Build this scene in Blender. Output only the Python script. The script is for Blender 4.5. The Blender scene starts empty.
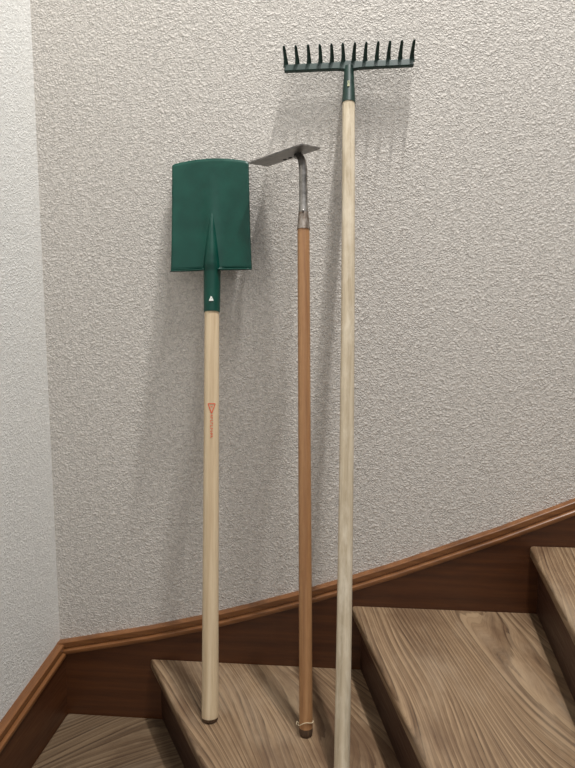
import bpy, bmesh, math, random
from mathutils import Vector, Matrix
random.seed(4)
S = bpy.context.scene
S.view_settings.view_transform = 'Standard'
S.view_settings.look = 'None'

# ------------------------------------------------------------ camera
F = 620.0
PITCH = math.radians(6.9); YAW = math.radians(5.0)
CAM = Vector((0, -1.8, 1.08))
fwd = Vector((-math.sin(YAW)*math.cos(PITCH), math.cos(YAW)*math.cos(PITCH), -math.sin(PITCH)))
right = Vector((math.cos(YAW), math.sin(YAW), 0))
up = right.cross(fwd).normalized()
cd = bpy.data.cameras.new("camera"); co = bpy.data.objects.new("camera", cd)
S.collection.objects.link(co)
m = Matrix((right, up, -fwd)).transposed().to_4x4(); m.translation = CAM
co.matrix_world = m
cd.sensor_fit = 'VERTICAL'; cd.sensor_height = 24; cd.lens = F/768*24
cd.clip_start = 0.02
S.camera = co

def ray(px, py):
    return fwd + right*((px-287.5)/F) + up*((384-py)/F)
def on_y(px, py, y0):
    d = ray(px, py); return CAM + d*((y0-CAM.y)/d.y)
def on_z(px, py, z0):
    d = ray(px, py); return CAM + d*((z0-CAM.z)/d.z)
def on_x(px, py, x0):
    d = ray(px, py); return CAM + d*((x0-CAM.x)/d.x)
def proj(P):
    d = P-CAM; w = d.dot(fwd)
    return (287.5+F*d.dot(right)/w, 384-F*d.dot(up)/w)
def along(B, T, py):
    """distance from B along the axis to where it reaches image row py"""
    ax = (T-B).normalized(); lo, hi = -0.3, 3.0
    for _ in range(50):
        mid = (lo+hi)/2
        if proj(B+ax*mid)[1] > py: lo = mid
        else: hi = mid
    return lo

# ------------------------------------------------------------ materials
def srgb(r, g, b):
    def f(c):
        c /= 255.0
        return c/12.92 if c <= 0.04045 else ((c+0.055)/1.055)**2.4
    return (f(r), f(g), f(b), 1)
def newmat(name):
    mt = bpy.data.materials.new(name); mt.use_nodes = True
    nt = mt.node_tree; b = nt.nodes['Principled BSDF']
    return mt, nt, b
def coords(nt, scale=(1,1,1), rot=(0,0,0), use='Object'):
    tc = nt.nodes.new('ShaderNodeTexCoord'); mp = nt.nodes.new('ShaderNodeMapping')
    mp.inputs['Scale'].default_value = scale; mp.inputs['Rotation'].default_value = rot
    nt.links.new(tc.outputs[use], mp.inputs['Vector']); return mp.outputs['Vector']
def noise(nt, vec, scale, detail=4, rough=0.5, dist=0):
    n = nt.nodes.new('ShaderNodeTexNoise'); n.inputs['Scale'].default_value = scale
    n.inputs['Detail'].default_value = detail; n.inputs['Roughness'].default_value = rough
    n.inputs['Distortion'].default_value = dist
    nt.links.new(vec, n.inputs['Vector']); return n.outputs['Fac']
def ramp(nt, fac, stops):
    r = nt.nodes.new('ShaderNodeValToRGB'); e = r.color_ramp.elements
    while len(e) < len(stops): e.new(0.5)
    for el, (p, c) in zip(e, stops): el.position = p; el.color = c
    nt.links.new(fac, r.inputs['Fac']); return r.outputs['Color']
def mix(nt, fac, a, b, mode='MIX'):
    n = nt.nodes.new('ShaderNodeMixRGB'); n.blend_type = mode
    for k, v in (('Fac', fac), ('Color1', a), ('Color2', b)):
        if hasattr(v, 'links'): nt.links.new(v, n.inputs[k])
        else: n.inputs[k].default_value = v
    return n.outputs['Color']
def mth(nt, op, a, b=0.0):
    n = nt.nodes.new('ShaderNodeMath'); n.operation = op
    for i, v in enumerate((a, b)):
        if hasattr(v, 'links'): nt.links.new(v, n.inputs[i])
        else: n.inputs[i].default_value = v
    return n.outputs[0]
def bump(nt, b, h, strength, dist):
    n = nt.nodes.new('ShaderNodeBump'); n.inputs['Strength'].default_value = strength
    n.inputs['Distance'].default_value = dist
    nt.links.new(h, n.inputs['Height']); nt.links.new(n.outputs['Normal'], b.inputs['Normal'])
def grey(v): return (v, v, v, 1)

def plaster(name, c1, c2, dist=0.004, sc=1.0, dk=0.3):
    mt, nt, b = newmat(name)
    v = coords(nt)
    # clustered rounded grains of thrown plaster
    nn = nt.nodes.new('ShaderNodeTexNoise'); nn.inputs['Scale'].default_value = 60*sc; nn.inputs['Detail'].default_value = 2
    nt.links.new(v, nn.inputs['Vector'])
    scl = nt.nodes.new('ShaderNodeVectorMath'); scl.operation = 'SCALE'; scl.inputs['Scale'].default_value = 0.008/sc
    jit = nt.nodes.new('ShaderNodeVectorMath'); jit.operation = 'ADD'
    nt.links.new(nn.outputs['Color'], scl.inputs[0]); nt.links.new(v, jit.inputs[0]); nt.links.new(scl.outputs[0], jit.inputs[1])
    def grains(scale, lo, hi):
        vo = nt.nodes.new('ShaderNodeTexVoronoi'); vo.inputs['Scale'].default_value = scale; vo.feature = 'F1'
        nt.links.new(jit.outputs[0], vo.inputs['Vector'])
        return ramp(nt, vo.outputs['Distance'], [(lo, grey(1)), ((lo+hi)*0.5, grey(0.72)), (hi, grey(0))])
    g1 = grains(84*sc, 0.02, 0.52); g2 = grains(150*sc, 0.02, 0.56)
    n1 = noise(nt, v, 52*sc, 4, 0.6)
    n2 = noise(nt, v, 210*sc, 3, 0.7)
    n3 = noise(nt, v, 2.0, 3)
    m1 = ramp(nt, n1, [(0.40, grey(0)), (0.60, grey(1))])
    h = mix(nt, m1, g2, g1)
    h = mix(nt, 0.28, h, m1)
    h = mix(nt, 0.26, h, ramp(nt, n2, [(0.32, grey(0)), (0.68, grey(1))]))
    col = mix(nt, n3, c1, c2)
    col = mix(nt, dk, col, ramp(nt, h, [(0.15, grey(0.3)), (0.45, grey(1))]), 'MULTIPLY')
    nt.links.new(col, b.inputs['Base Color']); b.inputs['Roughness'].default_value = 0.93
    b.inputs['Specular IOR Level'].default_value = 0.15
    bump(nt, b, h, 1.0, dist); return mt
M_wall = plaster("plaster_beige", srgb(219,213,205), srgb(228,222,214), 0.0048, 1.25, 0.36)
M_wall2 = plaster("plaster_white", srgb(230,229,224), srgb(235,234,230), 0.0024, 1.4, 0.2)

def wood(name, dark, mid, light, across=22, rough=0.45, bands=True, bs=0.25, axis='Y', streak=1.0, blot=None):
    mt, nt, b = newmat(name)
    st = {'Y': (1, 0.07, 1), 'Z': (1, 1, 0.05), 'X': (0.06, 1, 1)}[axis]
    v = coords(nt, st)
    big = noise(nt, v, 3.5, 3, 0.5, 0.3)
    fine = noise(nt, v, across*9, 4, 0.6, 0.2)
    w = nt.nodes.new('ShaderNodeTexWave'); w.wave_type = 'BANDS'
    w.bands_direction = 'X' if axis != 'X' else 'Z'
    w.inputs['Scale'].default_value = across*0.35
    w.inputs['Distortion'].default_value = 9
    w.inputs['Detail'].default_value = 2.5; w.inputs['Detail Scale'].default_value = 0.9
    nt.links.new(v, w.inputs['Vector'])
    a = ramp(nt, w.outputs['Fac'], [(0.0, dark), (0.3, mid), (0.75, light), (1.0, mid)])
    f = ramp(nt, fine, [(0.3, dark), (0.5, mid), (0.7, light)])
    col = mix(nt, 0.5, a, f) if bands else f
    col = mix(nt, 0.45*streak, col, ramp(nt, big, [(0.3, dark), (0.7, light)]))
    if blot:
        bn = noise(nt, coords(nt, (1,1,0.3)), 38, 4, 0.65)
        col = mix(nt, ramp(nt, bn, [(0.45, grey(0)), (0.7, grey(0.6))]), col, blot)
    nt.links.new(col, b.inputs['Base Color'])
    rr = ramp(nt, fine, [(0.3, grey(min(1, rough+0.18))), (0.7, grey(rough))])
    nt.links.new(rr, b.inputs['Roughness'])
    bump(nt, b, fine, bs, 0.001)
    return mt
def treadwood(name, offs, dk=1.0):
    mt, nt, b = newmat(name)
    tc = nt.nodes.new('ShaderNodeTexCoord')
    def mp(scale, loc=offs):
        q = nt.nodes.new('ShaderNodeMapping'); q.inputs['Scale'].default_value = scale; q.inputs['Location'].default_value = loc
        nt.links.new(tc.outputs['Object'], q.inputs['Vector']); return q.outputs['Vector']
    n = noise(nt, mp((1,0.24,1)), 3.2, 1.6, 0.4, 0.1)
    n2 = noise(nt, mp((1,0.05,1)), 30.0, 3.0, 0.55, 0.0)
    sx = nt.nodes.new('ShaderNodeSeparateXYZ'); nt.links.new(mp((1,1,1)), sx.inputs[0])
    ph = mth(nt, 'ADD', mth(nt, 'MULTIPLY', n, 26.0), mth(nt, 'MULTIPLY', sx.outputs[0], 58.0))
    ph = mth(nt, 'ADD', ph, mth(nt, 'MULTIPLY', n2, 1.2))
    fr = mth(nt, 'FRACT', ph)
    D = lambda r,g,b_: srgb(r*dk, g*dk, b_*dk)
    dark, mid, light, grey_ = D(54,37,24), D(124,99,74), D(160,135,106), D(176,157,133)
    rings = ramp(nt, fr, [(0.0, light), (0.5, mid), (0.76, D(98,74,52)), (0.86, D(62,43,29)), (0.92, light)])
    # long continuous pores / worn lines, bent with the ring figure
    cx = nt.nodes.new('ShaderNodeCombineXYZ')
    nt.links.new(mth(nt, 'ADD', sx.outputs[0], mth(nt, 'MULTIPLY', n, 0.42)), cx.inputs[0])
    nt.links.new(mth(nt, 'MULTIPLY', sx.outputs[1], 0.012), cx.inputs[1])
    fine = noise(nt, cx.outputs[0], 150, 6, 0.75, 0.0)
    f = ramp(nt, fine, [(0.38, dark), (0.48, mid), (0.60, light)])
    col = mix(nt, 0.5, rings, f)
    worn = noise(nt, mp((1,0.4,1)), 5, 5, 0.65)
    col = mix(nt, ramp(nt, worn, [(0.50, grey(0.0)), (0.70, grey(0.42))]), col, grey_)
    dirt = noise(nt, mp((1,0.4,1),(offs[0]+3,offs[1],0)), 5, 5, 0.65)
    col = mix(nt, ramp(nt, dirt, [(0.48, grey(0.0)), (0.66, grey(0.6))]), col, D(80,54,35))
    nt.links.new(col, b.inputs['Base Color'])
    nt.links.new(ramp(nt, fine, [(0.3, grey(0.55)), (0.7, grey(0.34))]), b.inputs['Roughness'])
    bump(nt, b, mix(nt, 0.3, f, rings), 0.25, 0.001)
    return mt
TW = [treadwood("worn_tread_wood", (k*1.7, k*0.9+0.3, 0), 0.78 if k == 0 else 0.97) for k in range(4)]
M_riser = wood("dark_riser_wood", srgb(36,20,12), srgb(54,30,18), srgb(72,42,26), 14, 0.4, axis='Y')
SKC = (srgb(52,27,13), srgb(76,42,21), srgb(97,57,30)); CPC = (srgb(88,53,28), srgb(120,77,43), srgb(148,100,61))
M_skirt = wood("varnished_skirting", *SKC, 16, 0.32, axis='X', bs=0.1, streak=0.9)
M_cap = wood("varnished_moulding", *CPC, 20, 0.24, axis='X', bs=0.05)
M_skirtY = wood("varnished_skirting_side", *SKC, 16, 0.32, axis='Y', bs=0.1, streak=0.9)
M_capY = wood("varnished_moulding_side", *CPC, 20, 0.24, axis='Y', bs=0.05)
M_ash = wood("pale_ash_handle", srgb(182,156,122), srgb(210,187,152), srgb(228,209,177), 18, 0.5, True, 0.1, 'Z', 0.6)
M_rakewood = wood("weathered_pale_handle", srgb(142,124,98), srgb(200,183,154), srgb(226,212,186), 20, 0.6, True, 0.3, 'Z', 1.0, blot=srgb(230,219,198))
M_hoewood = wood("golden_beech_handle", srgb(122,82,50), srgb(174,127,84), srgb(202,156,110), 20, 0.36, True, 0.15, 'Z', 1.0, blot=srgb(152,106,68))
M_dirty = wood("dirty_wood_end", srgb(48,33,23), srgb(78,57,40), srgb(108,82,58), 18, 0.7, False, 0.3, 'Z')

def paint(name, c, c2, rough, metal=0.0, sc=30):
    mt, nt, b = newmat(name); v = coords(nt)
    n = noise(nt, v, sc, 5, 0.65)
    nt.links.new(ramp(nt, n, [(0.35, c), (0.7, c2)]), b.inputs['Base Color'])
    nt.links.new(ramp(nt, n, [(0.3, grey(rough)), (0.7, grey(min(1, rough+0.2)))]), b.inputs['Roughness'])
    b.inputs['Metallic'].default_value = metal
    bump(nt, b, n, 0.08, 0.001); return mt
M_green = paint("dark_green_enamel", srgb(0,56,46), srgb(0,70,57), 0.30, 0, 14)
M_green.node_tree.nodes['Principled BSDF'].inputs['Specular IOR Level'].default_value = 0.35
M_greend = paint("rake_green_enamel", srgb(2,36,29), srgb(5,48,38), 0.35, 0, 40)
M_steel = paint("aged_steel", srgb(124,120,116), srgb(172,168,163), 0.26, 0.85, 60)
M_blade = paint("grey_steel_blade", srgb(108,106,103), srgb(156,152,148), 0.34, 0.5, 50)
M_rust = paint("worn_steel_rust", srgb(118,102,88), srgb(168,160,152), 0.34, 0.75, 90)
M_hole = paint("dark_rivet", srgb(26,24,23), srgb(38,35,33), 0.5, 0.5)
M_red = paint("red_print", srgb(206,74,46), srgb(216,92,60), 0.6)
M_white = paint("white_print", srgb(225,228,220), srgb(235,235,228), 0.5)
M_cream = paint("worn_cream_sticker", srgb(60,84,60), srgb(206,200,160), 0.5, 0, 260)
M_wire = paint("straw_wire", srgb(205,188,155), srgb(220,206,175), 0.6)
M_floor = wood("floor_boards", srgb(70,50,36), srgb(100,76,56), srgb(124,98,76), 10, 0.5)

# ------------------------------------------------------------ mesh helpers
def obj_from(name, verts, faces, mats, mi=None, smooth=False, parent=None):
    me = bpy.data.meshes.new(name); me.from_pydata([tuple(v) for v in verts], [], faces)
    for mt in (mats if isinstance(mats, (list, tuple)) else [mats]): me.materials.append(mt)
    bm = bmesh.new(); bm.from_mesh(me); bmesh.ops.recalc_face_normals(bm, faces=bm.faces); 
    bm.to_mesh(me); bm.free()
    if mi:
        for p, i in zip(me.polygons, mi): p.material_index = i
    for p in me.polygons: p.use_smooth = smooth
    ob = bpy.data.objects.new(name, me); S.collection.objects.link(ob)
    if parent: ob.parent = parent
    return ob
def bevel(ob, w, seg=3):
    b = ob.modifiers.new("bevel", 'BEVEL'); b.width = w; b.segments = seg; b.limit_method = 'ANGLE'
    b.angle_limit = math.radians(40)
def autosmooth(ob, ang=35):
    for p in ob.data.polygons: p.use_smooth = True
    ob.data.set_sharp_from_angle(angle=math.radians(ang))
def box(name, x0, x1, y0, y1, z0, z1, mat, parent=None):
    v = [(x,y,z) for x in (x0,x1) for y in (y0,y1) for z in (z0,z1)]
    f = [(0,1,3,2),(4,6,7,5),(0,4,5,1),(2,3,7,6),(0,2,6,4),(1,5,7,3)]
    return obj_from(name, v, f, mat, parent=parent)
def prism(name, poly, z0, z1, mat, parent=None):
    n = len(poly)
    v = [(p[0],p[1],z0) for p in poly] + [(p[0],p[1],z1) for p in poly]
    f = [tuple(range(n))[::-1], tuple(range(n, 2*n))] + [(i,(i+1)%n,n+(i+1)%n,n+i) for i in range(n)]
    return obj_from(name, v, f, mat, parent=parent)
def tube(name, pts, radii, mat, seg=28, parent=None, flat=None, mi=None, caps=True, ang=40):
    """swept round section; flat = per-ring (sx, sy) multipliers"""
    pts = [Vector(p) for p in pts]; V = []; Fc = []; n = len(pts)
    t0 = (pts[1]-pts[0]).normalized()
    ref = Vector((1,0,0)) if abs(t0.x) < 0.8 else Vector((0,1,0))
    u = (ref - t0*ref.dot(t0)).normalized()
    for i, p in enumerate(pts):
        t = (pts[min(i+1,n-1)]-pts[max(i-1,0)]).normalized()
        u = (u - t*u.dot(t)).normalized(); w = t.cross(u)
        sx, sy = flat[i] if flat else (1,1)
        for k in range(seg):
            a = 2*math.pi*k/seg
            V.append(p + u*math.cos(a)*radii[i]*sx + w*math.sin(a)*radii[i]*sy)
    idx = []
    for i in range(n-1):
        for k in range(seg):
            Fc.append((i*seg+k, i*seg+(k+1)%seg, (i+1)*seg+(k+1)%seg, (i+1)*seg+k)); idx.append(mi[i] if mi else 0)
    if caps:
        Fc.append(tuple(range(seg))[::-1]); idx.append(mi[0] if mi else 0)
        Fc.append(tuple((n-1)*seg+k for k in range(seg))); idx.append(mi[-1] if mi else 0)
    ob = obj_from(name, V, Fc, mat, idx, parent=parent); autosmooth(ob, ang); return ob

# ------------------------------------------------------------ room shell
SK = 0.028
xL = on_y(60, 640, 0).x
z2 = 0.0
z1 = on_y(115, 715, -SK).z
z3 = on_y(450, 609, -SK).z
z4 = on_y(550, 546, -SK).z
rise = (z4-z1)/3
z0 = z1-rise; z5 = z4+rise
zF = z0-rise
w = box("wall_back", xL-0.12, 2.6, 0, 0.12, zF, 3.1, M_wall); w["kind"] = "structure"
w = box("wall_left", xL-0.12, xL, -3.2, 0, zF, 3.1, M_wall2); w["kind"] = "structure"
w = box("floor", xL-0.12, 2.6, -3.2, 0.12, zF-0.1, zF, M_floor); w["kind"] = "structure"

# stair skirting on the back wall : profile swept along a rising line
prof = [(0,0.0,1),(0.018,0.0,1),(0.0225,-0.0010,1),(0.0245,-0.003,1),(0.0245,-0.017,1),(0.0225,-0.0185,1),(0.0220,-0.021,1),
        (0.0225,-0.0235,1),(0.029,-0.0245,1),(0.0320,-0.027,1),(0.0330,-0.033,1),(0.0322,-0.037,1),(0.031,-0.039,0),(0.028,-0.040,0)]
rowpx = [(62,643),(100,636),(150,628),(200,618),(250,606),(300,593),(345,580),(400,563),(450,546),(500,529),(540,514),(575,501)]
st = [on_y(px, py, -0.02) for px, py in rowpx]
st[0].x = xL
slope = (st[-1].z-st[-3].z)/(st[-1].x-st[-3].x)
st.append(Vector((2.6, 0, st[-1].z+slope*(2.6-st[-1].x))))
V=[];Fc=[];mi=[]
NP = len(prof)+1
for s in st:
    for (d, dz, _) in prof: V.append((s.x, -d, s.z+dz))
    V.append((s.x, -0.028, zF))
    
for i in range(len(st)-1):
    for k in range(NP-1):
        Fc.append((i*NP+k, (i+1)*NP+k, (i+1)*NP+k+1, i*NP+k+1))
        mi.append(1 if (k < len(prof)-2) else 0)
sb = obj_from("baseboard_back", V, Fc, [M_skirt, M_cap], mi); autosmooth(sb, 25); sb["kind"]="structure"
# skirting on the left wall
cz = st[0].z
e = on_x(0, 738, xL+0.03)
slY = (e.z-cz)/(e.y-0.0)
V=[];Fc=[];mi=[]
for yy in (0.0, -0.6, -1.2, -3.2):
    zz = cz + slY*yy if yy > -1.3 else cz+slY*-1.2
    for (d, dz, _) in prof: V.append((xL+d, yy, zz+dz))
    V.append((xL+0.028, yy, zF))
for i in range(3):
    for k in range(NP-1):
        Fc.append((i*NP+k, (i+1)*NP+k, (i+1)*NP+k+1, i*NP+k+1)); mi.append(1 if (k < len(prof)-2) else 0)
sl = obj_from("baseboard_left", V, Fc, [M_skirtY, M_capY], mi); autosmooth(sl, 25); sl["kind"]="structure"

# ------------------------------------------------------------ staircase
stair = bpy.data.objects.new("staircase", None); S.collection.objects.link(stair)
stair["label"] = "worn brown wooden winder stairs with dark risers along plaster wall"
stair["category"] = "stairs"
stair.location = (0.1, -0.9, zF)
bpy.context.view_layer.update()
zs = {0:z0,1:z1,2:z2,3:z3,4:z4,5:z5}
def line(pxa, pxb, z):
    a = on_z(*pxa, z); b = on_z(*pxb, z); d = (b-a).normalized()
    a = a + d*((-SK-a.y)/d.y); return a, d
N = {}
N[2] = line((150,658),(205,768), z2)
N[3] = line((352,606),(428,768), z3)
N[4] = line((530,546),(575,632), z4)
d4 = N[4][1]; r = Matrix.Rotation(math.radians(-18), 3, 'Z')
N[5] = (Vector((N[4][0].x+0.66, -SK, z5)), (r@d4).normalized())
L = {2:1.62, 3:1.5, 4:1.5, 5:1.6}
def nrm(d): 
    n = Vector((-d.y, d.x, 0)); return n if n.x > 0 else -n
TH = 0.034
def stairpart(name, polyw, za, zb, mat, ang):
    """polygon in world xy; local frame turned so that the grain follows the nosing"""
    c = Vector((polyw[0][0], polyw[0][1], 0)); R = Matrix.Rotation(ang, 4, 'Z')
    Ri = R.inverted()
    loc = [Ri @ (Vector((p[0],p[1],0))-c) for p in polyw]
    ob = prism(name, loc, za-zb, 0, mat, parent=stair)
    ob.matrix_parent_inverse = Matrix.Identity(4)
    ob.matrix_local = Matrix.Translation(Vector((c.x, c.y, zb))-stair.location) @ R
    return ob
for i in (2,3,4):
    a, d = N[i]; b_, e_ = N[i+1]
    off = nrm(e_)*0.05
    P = [a, a+d*L[i], b_+off+e_*(L[i+1]), b_+off]
    P[3] = P[3] + e_*((-SK-P[3].y)/e_.y)
    ob = stairpart("tread", P, zs[i]-TH, zs[i], TW[i-1], math.atan2(d.y, d.x)+math.pi/2)
    bevel(ob, 0.009, 4)
for i in (2,3,4,5):
    a, d = N[i]; n = nrm(d)
    q0 = a+n*0.028; q0 = q0 + d*((-SK-q0.y)/d.y)
    q1 = a+n*0.05; q1 = q1 + d*((-SK-q1.y)/d.y)
    stairpart("riser", [q0, q0+d*(L[i]-0.04), q1+d*(L[i]-0.04), q1], zs[i-1], zs[i]-TH-0.0005, M_riser, math.atan2(d.y, d.x)+math.pi/2)
# last visible tread upward
a, d = N[5]
ob = stairpart("tread", [a, a+d*L[5], Vector((2.5,-1.6,0)), Vector((2.5,-SK,0))], z5-TH, z5, TW[2], math.atan2(d.y,d.x)+math.pi/2); bevel(ob, 0.009, 4)
# corner tread and the one below
a, d = N[2]
newel = a+d*L[2]
off = nrm(d)*0.05
q = a+off; q = q + d*((-SK-q.y)/d.y)
P = [Vector((xL+SK,-SK,0)), Vector((xL+SK,-0.85,0)), newel+Vector((0,-0.02,0)), newel+off, q]
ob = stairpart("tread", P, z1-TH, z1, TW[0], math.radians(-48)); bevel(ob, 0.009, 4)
P = [Vector((xL+SK,-0.80,0)), Vector((xL+SK,-1.55,0)), newel+Vector((0,-0.1,0)), newel+Vector((0,0.03,0))]
ob = stairpart("tread", P, z0-TH, z0, TW[1], math.radians(85)); bevel(ob, 0.009, 4)
P = [Vector((xL+SK,-0.80,0)), Vector((xL+SK,-0.82,0)), newel+Vector((0,0.01,0)), newel+Vector((0,0.03,0))]
stairpart("riser", P, z0, z1-TH-0.0005, M_riser, math.radians(50))
P = [Vector((xL+SK,-1.50,0)), Vector((xL+SK,-1.52,0)), newel+Vector((0,-0.07,0)), newel+Vector((0,-0.05,0))]
stairpart("riser", P, zF, z0-TH-0.0005, M_riser, math.radians(80))

# ------------------------------------------------------------ tools
def tool(name, B, T, label, cat, roll=0):
    z = (T-B).normalized(); y = Vector((0,1,0)); y = (y-z*y.dot(z)).normalized(); x = y.cross(z)
    M = Matrix((x,y,z)).transposed().to_4x4() @ Matrix.Rotation(roll, 4, 'Z'); M.translation = B
    em = bpy.data.objects.new(name, None); S.collection.objects.link(em); em.matrix_world = M
    em.empty_display_size = 0.05
    em["label"] = label; em["category"] = cat
    return em, M, M.inverted()
def handle(parent, length, r0, r1, mats, bend=0.0, rim=0.005):
    pts=[];rad=[];mi=[]
    n = 40
    zsn = [0,0.0015,0.003,0.005,0.009,0.014,0.020,0.0205]+[0.0205+(length-0.0205)*k/n for k in range(1,n+1)]
    for zc in zsn:
        t = zc/length
        rr = r0+(r1-r0)*t
        if zc < 0.012: rr *= 0.86+0.14*math.sin(min(1, zc/0.012)*math.pi/2)
        pts.append((bend*math.sin(math.pi*t), 0, zc)); rad.append(rr)
        mi.append(1 if zc < rim else 0)
    return tube("handle", pts, rad, mats, 32, parent, mi=mi)
def patch(name, parent, strokes, r, mat, w):
    """strokes = line segments ((s,z),(s,z)) laid on the camera-facing side (-Y) of a round shaft"""
    V=[];Fc=[]
    for (a, b) in strokes:
        a = Vector(a); b = Vector(b); d = (b-a).normalized(); n = Vector((-d.y, d.x))*w/2
        k = 6
        for i in range(k+1):
            p = a+(b-a)*i/k
            for sg in (-1,1):
                q = p+n*sg; th = q.x/r
                V.append((math.sin(th)*(r+0.0004), -math.cos(th)*(r+0.0004), q.y))
            if i:
                m0 = len(V)-4; Fc.append((m0, m0+1, m0+3, m0+2))
    return obj_from(name, V, Fc, mat, parent=parent)

# ---- spade
B = on_z(210, 720, z2) ; T = on_y(212.6, 160, -0.012)
sp, M, Mi = tool("spade", B, T, "spade with dark green steel blade and pale wooden handle", "spade")
zt = along(B, T, 164.5); zb = along(B, T, 270.5); zh = along(B, T, 311); zap = along(B, T, 206)
handle(sp, zh+0.02, 0.0222, 0.0200, [M_ash, M_dirty], rim=0.0055)
# blade sheet
nx, nz = 48, 36; V=[];Fc=[]
def half(t): return 0.1105 + 0.0030*(1-t)**3 - 0.0015*t
for j in range(nz+1):
    t = j/nz
    for i in range(nx+1):
        u = -1+2*i/nx
        x = half(t)*u - 0.005*t
        top = zt + 0.015*(1-u*u) - (0.004*max(0,(abs(u)-0.93)/0.07)**2)
        bot = zb + 0.004*(1-abs(u)) 
        z = bot+(top-bot)*t
        y = -0.004 - 0.009*(u*u)*(1-t*0.5) - 0.011*math.exp(-(u/0.16)**2)*(1-t)**1.2
        V.append((x, y, z))
for j in range(nz):
    for i in range(nx):
        a = j*(nx+1)+i; Fc.append((a,a+1,a+nx+2,a+nx+1))
bl = obj_from("blade", V, Fc, M_green, smooth=True, parent=sp)
so = bl.modifiers.new("thickness", 'SOLIDIFY'); so.thickness = 0.003; so.offset = 0
# shoulders folded toward the user along the lower edge
for sg in (-1, 1):
    V=[];Fc=[]; K=20
    for k in range(K+1):
        u = 0.17+0.83*k/K
        y0 = -0.004-0.009*u*u-0.011*math.exp(-(u/0.16)**2); zz0 = zb+0.004*(1-u)
        x0 = sg*half(0)*u; fw = 0.014*min(1, (1-u)/0.08+0.25)
        for (dy,dz) in ((0,0.004),(0,0.0),(-0.002,-0.003),(-0.006,-0.0045),(-fw,-0.0045)):
            V.append((x0, y0+dy, zz0+dz))
    for k in range(K):
        for q in range(4):
            a=k*5+q; Fc.append((a,a+1,a+6,a+5))
    fr = obj_from("foot_rest", V, Fc, M_green, smooth=True, parent=sp)
    so = fr.modifiers.new("thickness", 'SOLIDIFY'); so.thickness = 0.003; so.offset = 0
# socket
pts=[];rad=[];fl=[]
for k in range(29):
    t = k/28; z = zh-0.003+(zap-zh)*t
    zz = (z-zb)/(zap-zb)
    if z < zb: rr = 0.0224+0.0015*max(0, (z-zh)/(zb-zh)); f=(1,1)
    else:
        rr = 0.0239*(1-zz)**0.68+0.0014; f = (1-0.15*zz,1.15)
    pts.append((0, 0.0 if z<zb else -0.002*zz, z)); rad.append(rr); fl.append(f)
tube("socket", pts, rad, M_green, 32, sp, fl)
rs = 0.0228; ox=0.003
zl = zh+0.024
patch("logo_mark", sp, [((-0.005+ox,zl),(ox,zl+0.012)),((ox,zl+0.012),(0.005+ox,zl)),((-0.005+ox,zl+0.001),(0.005+ox,zl+0.001)),((-0.002+ox,zl+0.004),(0.002+ox,zl+0.004))], rs+0.0012, M_white, 0.0028)
rh = 0.0208; za = along(B, T, 404); zc = along(B, T, 413.5)
ox = 0.0050
st_ = [((-0.0100+ox,za),(0.0100+ox,za)),((-0.0100+ox,za),(ox,zc)),((0.0100+ox,za),(ox,zc)),((-0.0025+ox,za-0.0080),(0.0025+ox,za-0.0080))]
pm = patch("emblem", sp, st_, rh+0.0006, M_red, 0.0024); pm["label"] = "small red triangle emblem"
st_=[]; z = zc-0.005
for k in range(9):
    hgt = random.choice([0.004,0.005,0.0045])
    st_.append(((-0.0035+ox,z),(0.0035+ox,z)))
    e1=random.choice([-0.003,0.003])
    st_.append(((e1+ox,z),(random.choice([-0.003,0.0,0.003])+ox,z-hgt)))
    z -= hgt+0.0028
pm = patch("lettering", sp, st_, rh+0.0006, M_red, 0.0014); pm["label"] = "small red printed lettering"

# ---- hoe
A = on_y(248,163,-0.088); D = on_y(268,166,-0.012); C = on_y(302,144,-0.188); 
Bq = D+(C-A)
Hb = on_z(306, 735, z2); Ht = on_y(303.5, 228, -0.150)
ho, M, Mi = tool("hoe", Hb, Ht, "draw hoe with thin steel blade and orange-tan wooden handle", "hoe")
Lh = (Ht-Hb).length
handle(ho, Lh+0.004, 0.0172, 0.0158, [M_hoewood, M_dirty], rim=0.020)
a,c,b_,d_ = [Mi@p for p in (A,C,Bq,D)]
nrmv = (c-a).cross(d_-a).normalized()
if nrmv.z < 0: nrmv = -nrmv
# flat plate with softly rounded corners
outl=[]
def corner(p0, pc, p1, r, k=5):
    u0=(p0-pc).normalized()*r; u1=(p1-pc).normalized()*r
    for i in range(k+1):
        t=i/k; outl.append(pc+u0*(1-t)**2+u1*t**2)
for (p0,pc,p1,rr) in ((d_,a,c,0.005),(a,c,b_,0.006),(c,b_,d_,0.006),(b_,d_,a,0.005)): corner(p0,pc,p1,rr)
nO=len(outl); hth=nrmv*0.0020
V=[p-hth for p in outl]+[p+hth for p in outl]
Fc=[tuple(range(nO)),tuple(range(nO,2*nO))]+[(i,(i+1)%nO,nO+(i+1)%nO,nO+i) for i in range(nO)]
hb = obj_from("blade", V, Fc, M_blade, parent=ho); bevel(hb, 0.0006, 2)
# neck
dn = ray(296,154.5); wn = (C-A).cross(D-A).normalized()
att0 = Mi@(CAM + dn*((A-CAM).dot(wn)/dn.dot(wn))); att = att0 - nrmv*0.005
z20 = along(Hb, Ht, 204); z17 = along(Hb, Ht, 182)
P0 = Vector((0,0,Lh-0.004)); P1 = Vector((0,0,z20)); P2 = Vector((0.0,0,z17)); P3 = Vector((0.002,-0.002,att.z-0.003))
pts=[];rad=[]
for k in range(7):
    t=k/6; pts.append(P0.lerp(P1,t)); rad.append(0.0175-(0.0175-0.0112)*t**0.8)
for k in range(1,5): pts.append(P1.lerp(P2,k/4)); rad.append(0.0112-0.0002*k/4)
for k in range(1,17):
    t=k/16; pts.append(P2*(1-t)**2+P3*2*t*(1-t)+att*t*t); rad.append(0.0110-0.003*t*t)
nk = tube("neck", pts, rad, [M_steel, M_rust], 24, ho, mi=[1]*4+[0]*(len(pts)-5)+[0])
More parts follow.
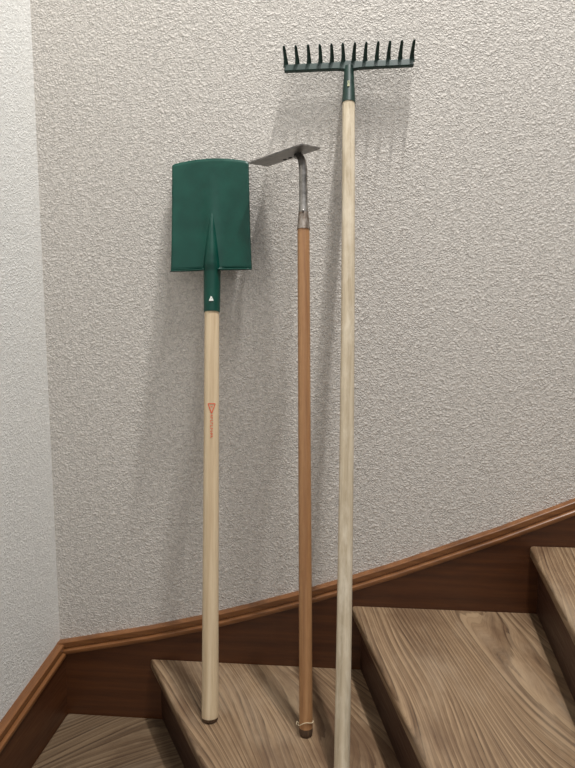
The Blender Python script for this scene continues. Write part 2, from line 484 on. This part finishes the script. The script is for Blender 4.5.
e1 = (c-a).normalized(); e2=(d_-a).normalized()
for s_ in (-0.026, -0.046):
    p = att0+e1*s_*0.9 + e2*0.004; p = p - nrmv*((p-a).dot(nrmv)) - hth
    tube("rivet", [p, p-nrmv*0.001,p-nrmv*0.0018], [0.0060,0.0054,0.002], M_hole, 14, ho)
tube("rivet", [(0.0,-0.013,z20-0.022),(0,-0.0175,z20-0.022),(0,-0.019,z20-0.022)], [0.0035,0.0035,0.001], M_steel, 12, ho)
# thin wire ring round the foot
pts=[];rad=[]
for k in range(41):
    an = 2*math.pi*k/40
    pts.append((0.0190*math.cos(an)-0.0006, 0.0190*math.sin(an), 0.030+0.009*math.sin(an*1.0+2.6)+0.002*math.sin(3*an))); rad.append(0.0010)
tube("wire_ring", pts, rad, M_wire, 8, ho)
tube("wire_end", [(-0.018,-0.008,0.034),(-0.022,-0.012,0.040),(-0.023,-0.014,0.033)], [0.0010]*3, M_wire, 8, ho)

# ---- rake
Rb = on_z(341.5, 785, z2); Rt = on_y(349, 67, -0.024)
rk, M, Mi = tool("garden_rake", Rb, Rt, "garden rake with dark green toothed head and weathered pale handle", "rake")
Lr = (Rt-Rb).length; zs0 = along(Rb, Rt, 103)
handle(rk, zs0+0.003, 0.0182, 0.0168, [M_rakewood, M_rakewood], 0.004)
# socket (ferrule) up to the bar
pts=[];rad=[];fl=[]
for k in range(15):
    t=k/14; pts.append((0,0,zs0-0.002+(Lr-zs0+0.002)*t)); rad.append(0.0186-(0.0186-0.0125)*t**0.9); fl.append((1,1-0.1*t))
tube("socket", pts, rad, M_greend, 28, rk, fl)
zk = along(Rb, Rt, 88)
ps = patch("sticker", rk, [((-0.001,zk-0.006),(-0.001,zk+0.010))], 0.0172, M_cream, 0.006)
# bar along the wall (world X) in tool coordinates
eL = Mi@on_y(284.5, 69, -0.024); eR = Mi@on_y(413.5, 63, -0.024)
ctr = (eL+eR)/2; hx = (eR-eL)/2
V=[];Fc=[]
nb=24
for i in range(nb+1):
    u=-1+2*i/nb; p = ctr+hx*u
    hgt=0.0098+0.004*math.exp(-(u/0.12)**2)
    for (dy,dz) in ((-0.006,-hgt),(0.006,-hgt),(0.006,hgt),(-0.006,hgt)): V.append(p+Vector((0,dy,dz)))
for i in range(nb):
    for k in range(4):
        a0=i*4+k; a1=i*4+(k+1)%4; Fc.append((a0,a1,a1+4,a0+4))
Fc += [(0,3,2,1),(nb*4,nb*4+1,nb*4+2,nb*4+3)]
bar = obj_from("bar", V, Fc, M_greend, parent=rk); bevel(bar, 0.002, 3); autosmooth(bar)
NT=12
for i in range(NT):
    u=-0.98+1.96*i/(NT-1); p = ctr+hx*u
    pts=[];rad=[];fl=[]
    jit=random.uniform(-0.0015,0.0015)
    for k in range(15):
        t=k/14
        bow = math.sin(math.pi*t)*0.0018*(-1 if u<0 else 1)*(-1)
        pts.append(p+Vector((jit*t+bow+0.002*u*t, 0.001-0.038*t*t-0.006*t, 0.004+0.023*t+0.010*t*t)))
        rad.append(0.0082-0.0044*t**0.75 if t<0.95 else 0.0024); fl.append((1.0,0.55))
    tube("tooth", pts, rad, M_greend, 12, rk, fl)

# ------------------------------------------------------------ light
def area(name, loc, target, size, power, col, sy=None):
    l = bpy.data.lights.new(name, 'AREA'); l.energy = power; l.color = col; l.size = size
    if sy: l.shape='RECTANGLE'; l.size_y = sy
    o = bpy.data.objects.new(name, l); S.collection.objects.link(o); o.location = loc
    o.rotation_euler = (Vector(target)-Vector(loc)).to_track_quat('-Z','Y').to_euler()
    return o
# skylight above the stairs as narrow area strips, long side running away from the wall
sk = area("skylight", (0.36,-0.56,4.6), (0,-0.25,0.8), 0.035, 115, (1.0,0.985,0.96), 0.22)
sk.rotation_euler = (math.radians(8), 0, 0)
sk = area("skylight", (0.46,-1.35,4.6), (0,-0.25,0.8), 0.12, 58, (1.0,0.99,0.97), 1.2)  # second strip, added to stretch and soften the shadows
sk.rotation_euler = (math.radians(16), 0, 0)
area("fill_light", (0.9,-4.6,3.4), (-0.4,0,0.4), 5.0, 46, (1.0,0.993,0.985))  # huge weak fill added from the front, no actual window
wd = bpy.data.worlds.new("world"); S.world = wd; wd.use_nodes = True
bg = wd.node_tree.nodes['Background']; bg.inputs['Color'].default_value = (0.99,0.995,1.0,1); bg.inputs['Strength'].default_value = 0.33
